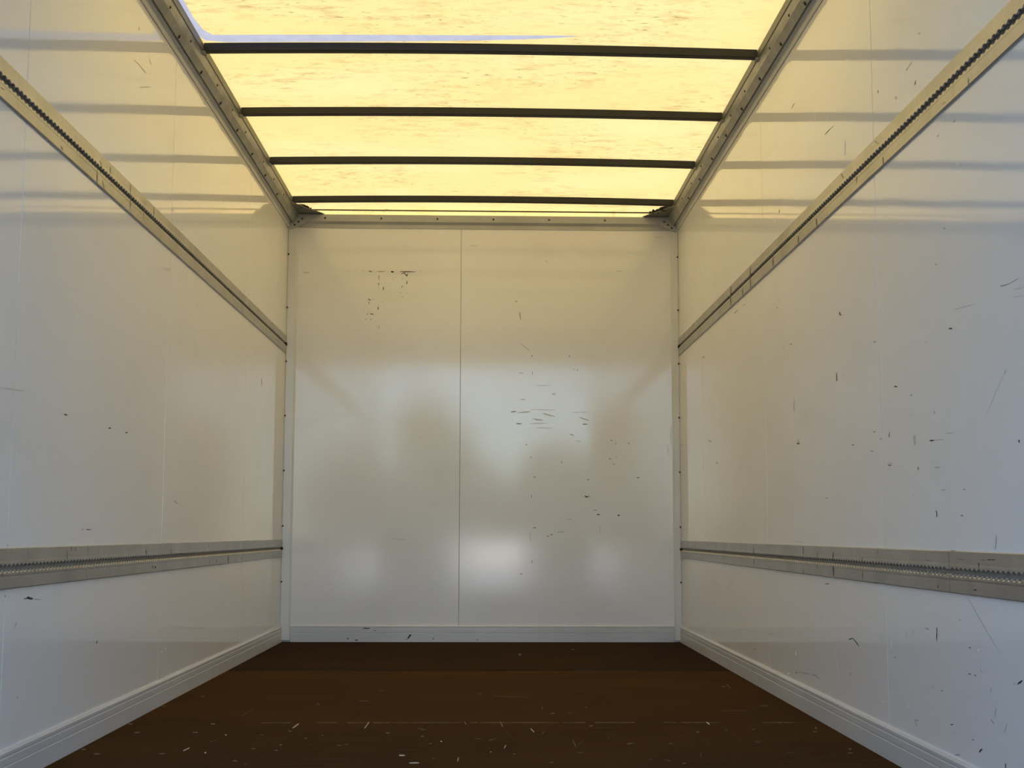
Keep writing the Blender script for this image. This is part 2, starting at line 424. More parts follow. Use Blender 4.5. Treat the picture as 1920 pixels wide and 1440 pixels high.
MARKS_RIGHT = {
    'm': [
        (5.2158, 1.6966, 5.1064, 1.6942, -0.0055, -0.0028), (5.0314, 1.695, 4.9672, 1.6937, -0.0051, -0.0026), (4.4371, 1.5652, 4.4073, 1.5591, 0.0003, -0.0035), (3.6275, 1.3761, 3.6097, 1.3726, 0.0002, -0.0029), 
        (2.7781, 1.4331, 2.7662, 1.4298, 0.0002, -0.0022), (2.8395, 1.3541, 2.8272, 1.351, 0.0002, -0.0022), (2.4774, 1.2142, 2.4356, 1.2102, -0.0008, -0.0018), (2.4408, 1.2104, 2.3897, 1.2123, -0.0009, -0.001), 
        (4.2453, 1.3837, 4.2091, 1.3774, 0.0003, -0.0033), (3.3178, 1.2312, 3.2919, 1.2267, 0.0002, -0.0026), (6.0071, 1.612, 5.9233, 1.5987, 0.0003, -0.0047), (3.0382, 1.033, 3.0195, 1.0307, 0.0002, -0.0024), 
        (2.4667, 1.0186, 2.4748, 1.009, 0.0024, 0.0007), (2.8748, 0.9707, 2.8754, 0.9628, 0.0035, 0.0004), (2.8071, 0.9063, 2.7614, 0.9021, 0, -0.0011), (2.8836, 0.8945, 2.8258, 0.8918, -0.0001, -0.0008), 
        (3.2057, 0.9453, 3.2068, 0.9303, 0.0052, 0.0005), (3.3408, 0.9583, 3.3184, 0.9562, 0.0002, -0.0026), (3.2852, 0.9319, 3.2671, 0.9304, 0.0002, -0.0025), (3.5428, 0.9343, 3.5177, 0.9323, 0.0002, -0.0027), 
        (3.368, 0.9013, 3.3415, 0.8994, 0.0002, -0.0026), (4.1809, 0.9899, 4.1345, 0.9862, 0.0002, -0.0032), (5.6737, 1.0105, 5.6205, 1.0072, 0.0003, -0.0043), (3.2236, 0.8497, 3.1925, 0.8478, 0.0002, -0.0025), 
        (2.9952, 0.8322, 2.9961, 0.8217, 0.0053, 0.0003), (2.8894, 0.8219, 2.8477, 0.8212, -0.0002, -0.0014), (2.8483, 0.7617, 2.8159, 0.7621, -0.0003, -0.0016), (2.7144, 0.7587, 2.6997, 0.7581, 0.0002, -0.0021), 
        (3.8374, 0.7722, 3.8057, 0.7712, 0.0002, -0.0029), (6.7078, 1.1856, 6.6483, 1.1808, 0.0003, -0.0052), (2.8841, 0.7115, 2.8845, 0.7059, 0.0042, 0.0001), (2.543, 0.6469, 2.5511, 0.6134, 0.0018, 0.0001), 
        (4.2464, 0.6204, 4.1097, 0.6194, 0.0003, -0.001), (4.6727, 0.2317, 4.5907, 0.2411, -0.0006, -0.0017), (2.9808, 0.3991, 2.9546, 0.3967, 0.0024, -0.0021), (2.7641, 0.4369, 2.7536, 0.4377, 0.0002, -0.0017), 
        (2.7131, 0.4962, 2.5478, 0.378, 0.001, -0.0003), (3.2179, 0.2953, 3.2024, 0.297, 0.0001, -0.002), (4.258, 0.128, 3.9713, 0.1494, 0.0011, -0.0017), (4.0145, 0.1471, 3.9551, 0.1403, 0.0035, -0.0016), 
        (4.2633, 0.1227, 4.229, 0.127, 0.0002, -0.0027), (3.6092, 0.205, 3.6099, 0.1959, 0.0063, -0.0007), (2.6575, 0.331, 2.6438, 0.3222, 0.0017, -0.0007), (2.4868, 0.3178, 2.4791, 0.3188, 0.0002, -0.0015), 
        (2.8877, 0.2471, 2.8763, 0.2486, 0.0001, -0.0019), (3.0753, 0.1445, 3.0554, 0.1255, 0.0024, -0.0007), (3.0717, 0.1417, 3.0462, 0.1459, 0.0002, -0.0019), (2.5757, 0.253, 2.5856, 0.2297, 0.0018, -0.0002), 
        (2.6072, 0.2218, 2.5906, 0.2128, 0.0019, -0.0009), (2.5245, 0.2231, 2.5419, 0.2004, 0.002, 0), (2.7124, 0.1554, 2.6984, 0.1579, 0.0001, -0.0017), (4.9282, 0.1447, 4.8823, 0.1494, 0.0002, -0.0031), 
        (4.1118, 2.2973, 4.156, 2.2924, 0.0037, 0.002), (3.643, 2.0322, 3.6981, 2.0352, 0.0018, 0.0012), (2.9294, 1.8904, 2.9391, 1.8811, 0.0037, 0.0019), (3.2191, 1.9837, 3.2199, 1.9734, 0.0032, 0.0014), 
        (2.6838, 1.6856, 2.698, 1.6837, 0.002, 0.0016), (2.8003, 1.6847, 2.7891, 1.6857, -0.0021, -0.0016), (2.901, 2.0116, 2.8904, 2.0067, 0.0002, -0.0017), (4.3608, 1.9532, 4.3618, 1.9394, 0.0071, 0.0021), ],
    'd': [
        (3.6289, 1.3873, 3.6299, 1.3744, 0.0067, 0.0013), (2.7656, 1.1696, 2.7462, 1.166, 0.0002, -0.003), (3.6783, 1.1885, 3.6805, 1.1597, 0.0057, 0.0008), (3.157, 1.0728, 3.1319, 1.0695, 0.0002, -0.0025), 
        (2.912, 0.8957, 2.8822, 0.8943, -0.0003, -0.0023), (2.4165, 0.8573, 2.4171, 0.8497, 0.0035, 0.0003), (2.8796, 0.7086, 2.8808, 0.6929, 0.0035, 0), (2.7331, 0.6947, 2.7187, 0.6945, 0.0001, -0.0017), 
        (3.8635, 0.4757, 3.8089, 0.4788, -0.0001, -0.0018), (3.619, 0.3081, 3.5796, 0.3169, -0.0025, -0.0019), (3.5779, 0.317, 3.518, 0.2961, 0.0049, -0.0016), (2.9035, 0.4065, 2.9063, 0.3715, 0.004, -0.0004), 
        (2.7138, 0.3741, 2.6997, 0.3755, 0.0001, -0.0017), (2.72, 0.3099, 2.7058, 0.3116, 0.0001, -0.0017), (2.6862, 0.3111, 2.6763, 0.3124, 0.0002, -0.0017), (2.4671, 0.3189, 2.4441, 0.3304, -0.0034, -0.0017), 
        (2.8353, 0.1701, 2.8178, 0.173, 0.0002, -0.0018), (2.6734, 0.1327, 2.6591, 0.1436, -0.0054, -0.0006), (2.8174, 0.0985, 2.7801, 0.1061, 0, -0.0011), (2.5395, 0.134, 2.5404, 0.1229, 0.0036, -0.0008), 
        (3.6892, 2.0363, 3.7458, 2.0373, 0.0032, 0.0021), ],
    'f': [
        (2.4165, 1.1927, 2.3681, 1.1872, -0.0005, -0.0013), (2.428, 1.1771, 2.3695, 1.1694, -0.0002, -0.001), (2.7302, 1.2117, 2.6076, 1.2009, -0.0006, -0.0011), (4.1485, 1.4282, 4.1499, 1.4103, 0.0073, 0.0014), 
        (4.3365, 1.3838, 4.3377, 1.3685, 0.008, 0.0014), (3.5284, 1.3184, 3.4721, 1.3099, -0.0003, -0.0014), (2.9215, 1.1624, 2.9042, 1.1594, 0.0002, -0.0023), (3.614, 1.1699, 3.5834, 1.1655, 0.0002, -0.0028), 
        (3.4767, 1.1696, 3.4302, 1.1641, -0.0004, -0.0021), (3.0834, 1.1095, 3.0468, 1.1041, 0.0001, -0.0015), (2.4833, 1.0087, 2.5717, 0.9296, 0.0012, 0.0004), (3.2013, 1.035, 3.1858, 1.0332, 0.0002, -0.0025), 
        (3.0959, 0.992, 2.9728, 0.9639, 0.0007, -0.0007), (2.9082, 0.9434, 2.8761, 0.9368, 0.0012, -0.0016), (4.1561, 1.0082, 4.1579, 0.984, 0.0072, 0.0006), (5.8886, 1.147, 5.7758, 1.1262, 0.0104, -0.0032), 
        (3.2292, 0.8563, 3.186, 0.8536, 0.0002, -0.0025), (3.0475, 0.754, 3.0228, 0.7531, 0.0002, -0.0024), (4.2035, 1.1667, 4.2071, 1.1175, 0.006, 0.0007), (3.0142, 0.9208, 3.0166, 0.8914, 0.0108, 0.0009), 
        (3.0497, 0.6826, 3.0166, 0.6823, 0, -0.001), (2.5645, 0.6271, 2.5593, 0.6133, 0.0013, -0.0002), (3.441, 0.398, 3.3778, 0.3951, 0.0012, -0.0011), (3.3106, 0.397, 3.2689, 0.4018, -0.0003, -0.0013), 
        (4.6453, 0.2042, 4.5968, 0.1959, 0.0108, -0.0035), (3.9138, 0.3548, 3.9148, 0.3412, 0.0105, -0.0008), (3.3146, 0.3461, 3.3158, 0.3304, 0.0037, -0.0003), (3.4141, 0.2915, 3.3861, 0.2886, 0.003, -0.0019), 
        (3.1167, 0.3774, 3.1177, 0.3656, 0.004, -0.0004), (3.0665, 0.3866, 3.0677, 0.372, 0.0039, -0.0003), (2.9295, 0.3417, 2.8992, 0.3453, 0, -0.0011), (3.0758, 0.2198, 3.0767, 0.2077, 0.0032, -0.0004), 
        (2.9569, 0.2467, 2.9332, 0.2499, 0.0002, -0.0019), (2.5995, 0.2943, 2.6004, 0.2837, 0.0037, -0.0005), (3.126, 0.1581, 3.0934, 0.1593, 0.0011, -0.0013), (2.8288, 0.1562, 2.8046, 0.1526, 0.002, -0.0014), 
        (2.6853, 0.2245, 2.6869, 0.2042, 0.002, -0.0003), (3.6389, 0.0468, 3.6407, 0.0239, 0.0036, -0.0007), (4.8273, 0.1173, 4.504, 0.1247, 0.0021, -0.0016), (4.9276, 0.2917, 4.8467, 0.29, 0.0032, -0.0021), 
        (2.9968, 1.9471, 2.9791, 1.9508, -0.0038, -0.0026), (2.9733, 1.9506, 2.9559, 1.9542, -0.0037, -0.0026), (3.0777, 1.9062, 3.0784, 1.8972, 0.0083, 0.0034), (2.6749, 1.9739, 2.6488, 1.9509, 0.0012, 0), 
        (2.7507, 2.0194, 2.7374, 2.0128, 0.0001, -0.0016), ],
    'w': [
        (2.9708, 0.3887, 2.9539, 0.3902, 0.0002, -0.0024), (2.7132, 0.4953, 2.6295, 0.4418, 0.0012, -0.0004), (2.6646, 0.374, 2.651, 0.3754, 0.0003, -0.0034), (4.2472, 0.2084, 4.2488, 0.1869, 0.0111, -0.0011), 
        (4.3777, 0.1066, 4.3313, 0.1123, 0.0003, -0.0048), (3.7779, 0.2919, 3.7263, 0.1685, 0.0019, -0.0003), (3.2614, 0.3305, 3.2659, 0.2175, 0.0014, -0.0002), (3.234, 0.3509, 3.2368, 0.3151, 0.0065, -0.0006), 
        (3.331, 0.154, 3.3099, 0.1571, 0.0002, -0.0026), (3.1205, 0.1783, 3.1212, 0.1685, 0.0054, -0.0008), (2.6833, 1.5762, 2.6841, 1.5661, 0.0063, 0.0021), (3.5095, 2.2041, 3.4637, 2.184, 0.0002, -0.0031), 
        (4.4305, 1.9335, 4.4316, 1.9182, 0.0146, 0.0042), (4.4893, 1.9524, 4.4547, 1.9424, 0.0003, -0.0032), (3.8536, 2.1553, 3.8553, 2.1329, 0.0046, 0.0018), (3.5345, 1.9391, 3.538, 1.8929, 0.0062, 0.0022), 
        (3.7111, 2.0961, 3.7122, 2.0821, 0.0043, 0.0017), ],
}
MARKS_LEFT = {
    'f': [
        (3.2099, 0.9901, 3.2358, 0.9904, -0.0008, -0.0016), (4.1714, 0.9871, 4.2541, 0.9914, -0.0003, -0.0016), (2.9408, 0.8604, 2.9623, 0.862, 0.0003, -0.0023), (2.8168, 1.0119, 2.9624, 1.0213, -0.0004, -0.0015), 
        (4.1559, 1.6442, 4.2594, 1.6642, -0.0007, -0.0018), (6.0314, 1.4849, 6.0362, 1.4431, -0.017, -0.0023), (4.4029, 0.7732, 4.4774, 0.7617, -0.0057, -0.0026), (2.8256, 0.9254, 2.9018, 0.9308, 0, -0.0009), 
        (5.7118, 0.4015, 5.7154, 0.3692, -0.0165, 0.0007), (3.5664, 0.6161, 3.6073, 0.6152, 0, -0.0009), (4.3207, 0.7178, 4.3983, 0.7192, 0.0002, -0.0017), (4.748, 0.2487, 4.9106, 0.2328, -0.0002, -0.0022), 
        (4.8655, 0.18, 4.9077, 0.1759, 0.0004, -0.0031), (3.9154, 2.3602, 3.9432, 2.3454, -0.0034, -0.0018), (3.7951, 2.4211, 3.7964, 2.4092, -0.0042, -0.002), (3.826, 2.2137, 3.939, 2.2616, 0.0005, -0.0024), 
        (3.4739, 2.2027, 3.4755, 2.1878, -0.0042, -0.0018), ],
    'd': [
        (3.2458, 0.9896, 3.2723, 0.9899, -0.0013, -0.0026), (3.6243, 0.9853, 3.651, 0.9878, 0.0003, -0.0024), (3.7931, 0.9851, 3.82, 0.9875, 0.0003, -0.0029), (3.4559, 0.6556, 3.5021, 0.6558, 0.0002, -0.0019), 
        (3.0162, 0.4702, 3.0449, 0.4709, 0.0011, -0.0019), (3.0355, 0.4724, 3.0758, 0.4672, -0.0013, -0.0039), (3.5876, 0.306, 3.5887, 0.2959, -0.0073, 0.0007), ],
    'm': [
        (3.4221, 0.6561, 3.4355, 0.6561, 0.0002, -0.0022), (3.0807, 0.4655, 3.1344, 0.4613, 0, -0.0014), (2.8995, 0.4873, 2.9001, 0.481, -0.0042, 0.0002), (2.9782, 0.4137, 2.9627, 0.3938, -0.0021, 0.0005), 
        (3.5619, 0.3084, 3.5627, 0.3006, -0.0032, 0.0003), (2.998, 0.2154, 3.0081, 0.2139, 0.0002, -0.0019), (2.9, 0.6169, 2.9007, 0.6105, -0.0032, 0.0001), (3.7528, 2.2823, 3.8534, 2.2909, -0.0017, -0.0013), 
        (3.836, 2.2863, 3.8859, 2.2916, -0.003, -0.0023), ],
    'w': [
        (4.2899, 0.1987, 4.3132, 0.1963, 0.0004, -0.0034), (4.3495, 0.2073, 4.3505, 0.1978, -0.0071, 0.0008), (4.2557, 0.2418, 4.2707, 0.1019, -0.0023, 0.0002), (3.1871, 2.0626, 3.2238, 2.068, -0.0024, -0.0023), 
        (5.0114, 2.1686, 5.0566, 2.1676, -0.0091, -0.0045), (4.2673, 1.913, 4.2692, 1.895, -0.0145, -0.0043), ],
}
MARKS_RAIL_UL = {
    'm': [
        (3.4397, 1.8135, 3.4582, 1.7996, -0.0026, -0.0012), (3.4184, 1.7762, 3.4201, 1.7333, -0.0027, -0.0009), (3.7377, 1.8336, 3.7437, 1.7456, -0.0033, -0.001), (4.006, 1.8349, 4.0079, 1.7994, -0.0037, -0.0011), 
        (3.4667, 1.7594, 3.4879, 1.7347, -0.0027, -0.0011), (2.7267, 1.7597, 2.7491, 1.7608, -0.001, -0.0011), ],
    'f': [
        (3.5324, 1.8272, 3.5394, 1.8036, -0.0036, -0.0013), (3.1258, 1.7495, 3.1383, 1.7424, -0.0031, -0.0017), (3.8925, 1.8236, 3.8914, 1.7498, -0.0035, -0.001), ],
}
MARKS_RAIL_UR = {
    'm': [
        (5.2354, 1.8335, 5.2418, 1.7405, 0.0117, 0.0025), (4.9873, 1.7677, 4.9897, 1.7323, 0.0085, 0.0019), (4.8326, 1.8304, 4.8391, 1.7386, 0.01, 0.0023), (4.4409, 1.7801, 4.4441, 1.7361, 0.0101, 0.0025), 
        (4.07, 1.7653, 4.0722, 1.7362, 0.0071, 0.0019), (3.8401, 1.7651, 3.8422, 1.7376, 0.0064, 0.0019), (3.1735, 1.7587, 3.1727, 1.7349, 0.0038, 0.0012), (3.4051, 1.7782, 3.413, 1.753, 0.0029, 0.001), 
        (3.559, 1.8367, 3.5366, 1.8136, 0.0028, 0.0005), ],
    'f': [
        (2.5876, 1.754, 2.5891, 1.7351, 0.0025, 0.0011), (3.2406, 1.8327, 3.2087, 1.8116, 0.0017, -0.0002), (2.7455, 1.7511, 2.7215, 1.7469, -0.0011, -0.0013), ],
}
MARKS_RAIL_LL = {
    'f': [
        (3.0096, 0.6041, 3.0126, 0.5757, -0.0017, 0), (3.2912, 0.5951, 3.2938, 0.5692, -0.0028, 0), (3.2899, 0.541, 3.2931, 0.51, -0.0021, 0.0001), (3.4561, 0.6089, 3.4584, 0.5871, -0.0031, 0.0001), 
        (3.6744, 0.5288, 3.678, 0.4942, -0.0026, 0.0001), (4.9386, 0.599, 4.9407, 0.5803, -0.0077, 0.0001), (4.3623, 0.5823, 4.3645, 0.5617, -0.0073, 0.0002), (3.0592, 0.5531, 3.0612, 0.5339, -0.003, 0.0001), 
        (3.4489, 0.5333, 3.4672, 0.5028, -0.0029, -0.0001), ],
    'm': [
        (4.0465, 0.5869, 4.0499, 0.555, -0.0031, 0.0001), (4.0427, 0.5837, 4.044, 0.571, -0.0052, 0.0001), (4.1603, 0.5252, 4.1614, 0.5147, -0.0099, 0.0003), (4.1274, 0.5267, 4.1286, 0.5151, -0.0065, 0.0002), 
        (4.9615, 0.5332, 4.9646, 0.5051, -0.0048, 0.0002), (5.0906, 0.5319, 5.0933, 0.5078, -0.0049, 0.0001), (5.3221, 0.5351, 5.3258, 0.5016, -0.0072, 0.0002), (5.6085, 0.5319, 5.6121, 0.5, -0.0061, 0.0002), 
        (2.8531, 0.5406, 2.8655, 0.5401, 0.0001, -0.0018), ],
    'r': [
        (3.3148, 0.601, 3.3275, 0.6008, 0.0002, -0.0018), (3.3155, 0.5947, 3.3281, 0.5945, 0.0002, -0.0018), (3.3473, 0.6006, 3.3602, 0.6004, 0.0002, -0.0019), (3.348, 0.5942, 3.3609, 0.594, 0.0002, -0.0018), ],
}
MARKS_RAIL_LR = {
    'm': [
        (4.8618, 0.5888, 4.864, 0.5579, 0.0065, -0.0002), (4.8589, 0.5387, 4.8605, 0.5155, 0.0065, -0.0002), (3.4469, 0.5788, 3.4484, 0.5602, 0.0033, -0.0001), (3.447, 0.5355, 3.4491, 0.5081, 0.0033, -0.0001), 
        (2.6044, 0.5885, 2.595, 0.5887, 0.0002, -0.0017), (2.7432, 0.5873, 2.7042, 0.587, 0.0003, -0.001), (2.6239, 0.5817, 2.6249, 0.5692, 0.0038, -0.0001), (2.9454, 0.5794, 2.9098, 0.5793, 0.0002, -0.001), 
        (2.8685, 0.5183, 2.8692, 0.5092, 0.0034, -0.0001), (2.5036, 0.6029, 2.4954, 0.597, 0.0011, -0.0003), (2.784, 0.6077, 2.75, 0.6074, 0.0002, -0.0012), (3.3539, 0.503, 3.3079, 0.505, 0.0001, -0.0013), 
        (4.4728, 0.5028, 4.4346, 0.5041, 0.0001, -0.0018), ],
    'd': [
        (3.7383, 0.5871, 3.7402, 0.562, 0.0048, -0.0001), (3.7378, 0.5437, 3.7405, 0.508, 0.0048, -0.0001), (2.5809, 0.5898, 2.5354, 0.5909, 0.0001, -0.0016), (2.6571, 0.5162, 2.6396, 0.5171, 0.0002, -0.0016), ],
    'f': [
        (4.0943, 0.6051, 4.0967, 0.5725, 0.0058, -0.0001), (4.1006, 0.5203, 4.1021, 0.5007, 0.0058, -0.0002), (3.3078, 0.6033, 3.309, 0.5875, 0.0038, 0), (3.9183, 0.5884, 3.9202, 0.5634, 0.0043, -0.0001), 
        (3.9216, 0.5447, 3.9234, 0.5197, 0.0043, -0.0002), (2.9242, 0.5464, 2.9246, 0.5408, 0.0059, -0.0002), ],
}
MARKS_FLOOR = {
    'f': [
        (-0.8384, 4.0288, -0.8281, 4.2054, 0.0015, -0.0048), (-0.6477, 3.2065, -0.6393, 3.2064, 0.0015, -0.0068), (-0.6958, 3.6593, -0.6852, 3.6593, 0.0018, -0.0089), (-0.498, 3.6492, -0.4906, 3.6492, 0.0013, -0.0088), 
        (-0.613, 4.3052, -0.6029, 4.3051, 0.0028, -0.0185), (-0.1968, 3.7821, -0.1703, 3.7442, 0.0001, -0.0105), (-0.0074, 3.5881, 0.0152, 3.5851, 0, -0.0072), (0.0877, 3.7932, 0.1116, 3.6103, -0.0004, -0.0019), 
        (-0.1245, 3.2835, -0.1187, 3.2835, 0.0005, -0.0095), (-0.3031, 3.8939, -0.2962, 3.8939, 0.0008, -0.0101), (-0.4651, 4.3888, -0.4265, 4.3887, 0.0012, -0.0107), (-0.4112, 4.6626, -0.3907, 4.6625, 0.0009, -0.0097), 
        (-0.0038, 4.5759, 0.0124, 4.5759, 0.0001, -0.0117), (0.0579, 4.5202, 0.2025, 4.4657, -0.0002, -0.0067), (0.2087, 3.6627, 0.2218, 3.7295, 0.0011, -0.0068), (0.3135, 3.4913, 0.3346, 3.5462, 0.0001, -0.0046), 
        (0.416, 3.6026, 0.4224, 3.6025, -0.0011, -0.0101), (0.5956, 3.503, 0.6091, 3.5029, -0.0013, -0.0082), (0.8204, 3.7322, 0.8281, 3.7321, -0.002, -0.0094), (0.9142, 3.7567, 0.9254, 3.7567, -0.003, -0.0126), 
        (0.3261, 4.0858, 0.3394, 4.0858, -0.0008, -0.0112), (0.4001, 4.2284, 0.4076, 4.2284, -0.0014, -0.0159), (0.5067, 6.2987, 0.5198, 6.2988, -0.0024, -0.0311), (0.2007, 6.04, 0.2168, 6.0401, -0.0019, -0.0651), 
        (0.3014, 3.361, 0.3162, 3.3609, -0.0007, -0.0087), (0.4974, 3.2668, 0.5089, 3.2667, -0.001, -0.0071), (0.5465, 3.2664, 0.5575, 3.2311, -0.0013, -0.0053), (0.8705, 3.5287, 0.8862, 3.5286, -0.0017, -0.0069), 
        (0.6678, 3.3582, 0.6556, 3.2943, -0.0015, 0), (1.0622, 4.2461, 1.0938, 4.246, -0.002, -0.0081), (0.2413, 4.2735, 0.2362, 4.17, -0.0016, 0), (0.8947, 4.1402, 0.9887, 4.1476, -0.0017, -0.0077), 
        (-1.1845, 4.2589, -1.1686, 4.2588, 0.0037, -0.0129), (-0.8269, 3.5451, -0.8181, 3.545, 0.0026, -0.0103), (-0.82, 3.5688, -0.8145, 3.5688, 0.0021, -0.009), (-1.1036, 4.5086, -1.0854, 4.5086, 0.0031, -0.012), 
        (0.9869, 3.8764, 1.1055, 3.883, -0.0014, -0.0054), (0.9229, 3.358, 0.9463, 3.3578, -0.0025, -0.0093), (1.0631, 4.2637, 1.097, 4.2636, -0.0027, -0.0109), (0.9145, 3.7483, 0.924, 3.7483, -0.0024, -0.01), 
        (0.87, 3.5427, 0.9036, 3.5424, -0.0011, -0.0044), ],
    'p': [
        (-0.618, 3.7283, -0.606, 3.7282, 0.0016, -0.0092), (-0.6024, 3.4895, -0.5933, 3.4895, 0.0015, -0.0081), (-0.5997, 3.4056, -0.5918, 3.4056, 0.0017, -0.009), (-0.6756, 3.4319, -0.6636, 3.4318, 0.0016, -0.0078), 
        (-0.6908, 3.2527, -0.6775, 3.2526, 0.0018, -0.0081), (-0.5427, 3.6001, -0.5364, 3.6001, 0.0014, -0.0086), (-0.4261, 3.4829, -0.4118, 3.4828, 0.0009, -0.0067), (-0.2951, 3.6928, -0.2821, 3.6927, 0.001, -0.0105), 
        (-0.1784, 3.6326, -0.1678, 3.6325, 0.0005, -0.0087), (-0.1443, 3.508, -0.1381, 3.508, 0.0005, -0.0109), (0.0412, 3.3755, 0.0481, 3.3754, 0, -0.0101), (0.1088, 3.3425, 0.1176, 3.3424, -0.0002, -0.0061), 
        (0.0373, 3.5594, 0.0595, 3.5905, 0.0003, -0.0055), (0.0778, 3.9089, 0.0861, 3.7997, -0.0021, -0.0061), (-0.0459, 3.9163, -0.0371, 3.8459, -0.0018, -0.0071), (-0.4061, 3.5017, -0.3908, 3.5016, 0.0005, -0.0041), 
        (0.3028, 3.5746, 0.3036, 3.438, -0.0014, -0.0028), (0.3763, 3.8207, 0.3909, 3.8206, -0.0009, -0.0098), (0.4646, 3.4984, 0.485, 3.5119, -0.0008, -0.0082), (0.719, 3.705, 0.731, 3.7049, -0.002, -0.0107), 
        (1.0382, 3.8802, 1.0451, 3.8801, -0.0031, -0.0117), (1.0284, 4.775, 1.051, 4.8008, -0.0019, -0.01), (1.0688, 4.8638, 1.0587, 4.7444, -0.0026, -0.0071), (0.2616, 4.0861, 0.2773, 4.086, -0.0006, -0.0112), 
        (0.2116, 3.2223, 0.222, 3.2222, -0.0004, -0.0069), (0.5869, 3.2078, 0.5963, 3.2077, -0.0016, -0.0092), (0.9224, 3.3538, 0.9432, 3.3537, -0.0017, -0.0062), (-1.1824, 3.87, -1.168, 3.87, 0.0039, -0.0123), 
        (-1.1116, 3.7076, -1.0932, 3.7075, 0.0035, -0.0113), (-0.9236, 3.7065, -0.9064, 3.7064, 0.0029, -0.0113), (-0.9044, 3.8686, -0.89, 3.8685, 0.0034, -0.0141), (-0.9301, 3.3559, -0.9103, 3.3558, 0.0023, -0.0079), 
        (-1.1197, 3.3547, -1.1, 3.3545, 0.0027, -0.0079), (-1.1803, 3.4223, -1.1655, 3.4222, 0.003, -0.0083), (1.0366, 3.8833, 1.0452, 3.8833, -0.0023, -0.009), (1.1441, 3.805, 1.13, 3.7572, -0.0024, 0), 
        (1.1046, 3.7074, 1.1199, 3.7073, -0.0024, -0.0082), (1.127, 3.4111, 1.1357, 3.4111, -0.0027, -0.0083), (1.1033, 3.3513, 1.1203, 3.3512, -0.0022, -0.0066), ],
}
SPLINTERS = {
    'p': [
        (-0.6131, 3.7813, -0.6069, 3.8754, 0.0043, -0.0144), (-0.3738, 3.7704, -0.3718, 3.9078, 0.0029, -0.0085), (-0.2243, 3.3253, -0.2061, 3.3227, 0.001, -0.0134), (-0.187, 3.2163, -0.158, 3.2184, 0.0006, -0.008), 
        (-0.051, 3.2336, -0.0488, 3.2949, 0.0026, -0.0039), (0.085, 3.4291, 0.092, 3.4847, 0.0021, -0.0066), (-0.1124, 3.5436, -0.1062, 3.5436, 0.0006, -0.0152), (-0.8078, 3.66, -0.8025, 3.66, 0.0035, -0.0147), 
        (0.1778, 3.7704, 0.1875, 3.699, -0.0024, -0.011), (0.7905, 3.8984, 0.7914, 3.8447, -0.0048, -0.0144), (-0.8698, 3.3955, -0.8636, 3.4477, 0.0036, -0.0098), (-0.7996, 3.3682, -0.7948, 3.3681, 0.003, -0.012), ],
}
SEAM_FILL = [(-0.7394, -0.6393), (-0.5846, -0.3749), (-0.3567, -0.3019), (-0.2928, -0.0551), (-0.0496, -0.0002), (0.0089, 0.2802), (0.2931, 0.372), (0.4032, 0.5411), (0.6423, 0.6884), (0.7031, 0.8358), (0.9834, 1.0942)]

WALL_PAL = {k: M['mark_' + k] for k in 'dmfwr'}
RAIL_PAL = {'d': M['mark_d'], 'm': M['rail_m'], 'f': M['rail_f'], 'r': M['mark_r'], 'w': M['mark_w']}
FLOOR_PAL = {'p': M['scratch_p'], 'f': M['scratch_f']}

REAR = 0.70          # rear edge of the cargo box
ZW = 2.66            # top of the walls
PX = 1.203           # face of the side panels
KZ = 0.092

# ---------------------------------------------------------------- floor
bm = new(); box(bm, -1.26, 1.26, REAR, D + 0.06, -0.060, -0.020)
floor = link('floor', bm, M['floor'])
structure(floor, 'dark brown worn plywood floor of the empty cargo box', 'floor')
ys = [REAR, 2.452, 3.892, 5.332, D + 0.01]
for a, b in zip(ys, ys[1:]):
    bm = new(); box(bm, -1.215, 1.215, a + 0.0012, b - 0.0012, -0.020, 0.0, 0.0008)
    link('board', bm, M['floor'] if a < 5.3 else M['floor_front'], floor)
bm = new()
for a, b in SEAM_FILL:
    n = max(2, int((b - a) / 0.03))
    for i in range(n):
        p, q = a + (b - a) * i / n, a + (b - a) * (i + 1) / n
        if rng.random() < 0.10:
            continue
        w = rng.uniform(0.0018, 0.0042)
        box(bm, p, q, 3.892 - w, 3.892 + w, -0.004, 0.0006)
o = link('seam_filler', bm, M['seam'], floor); o['kind'] = 'stuff'
bm = new()
for a, b in ((-1.02, -0.66), (-1.09, -1.05), (0.44, 0.74), (-0.62, -0.60)):
    box(bm, a, b, 5.329, 5.335, -0.004, 0.0004)
o = link('joint_gap', bm, M['black'], floor); o['kind'] = 'stuff'
marks('scratch_marks', MARKS_FLOOR, 'z', 0.0, 1, floor, FLOOR_PAL)

# ---------------------------------------------------------------- side walls
def side_wall(name, s, seams, label, data):
    bm = new(); box(bm, s * 1.215, s * 1.26, REAR, D + 0.06, -0.02, ZW)
    w = link(name, bm, M['backing'])
    structure(w, label, 'wall')
    cuts = [REAR] + seams + [D]
    for a, b in zip(cuts, cuts[1:]):
        bm = new()
        box(bm, min(s * PX, s * 1.2155), max(s * PX, s * 1.2155), a + 0.0011, b - 0.0011, 0.0, ZW, 0.0010)
        link('panel', bm, M['panel'], w)
    marks('scuff_marks', data, 'x', s * PX, -s, w, WALL_PAL)
    return w
wall_left = side_wall('wall_left', -1, [1.545, 2.90, 4.257, 5.650], 'glossy white panelled left side wall of the cargo box', MARKS_LEFT)
wall_right = side_wall('wall_right', 1, [1.905, 3.271, 4.637, 6.003], 'glossy white panelled right side wall with many scuffs', MARKS_RIGHT)

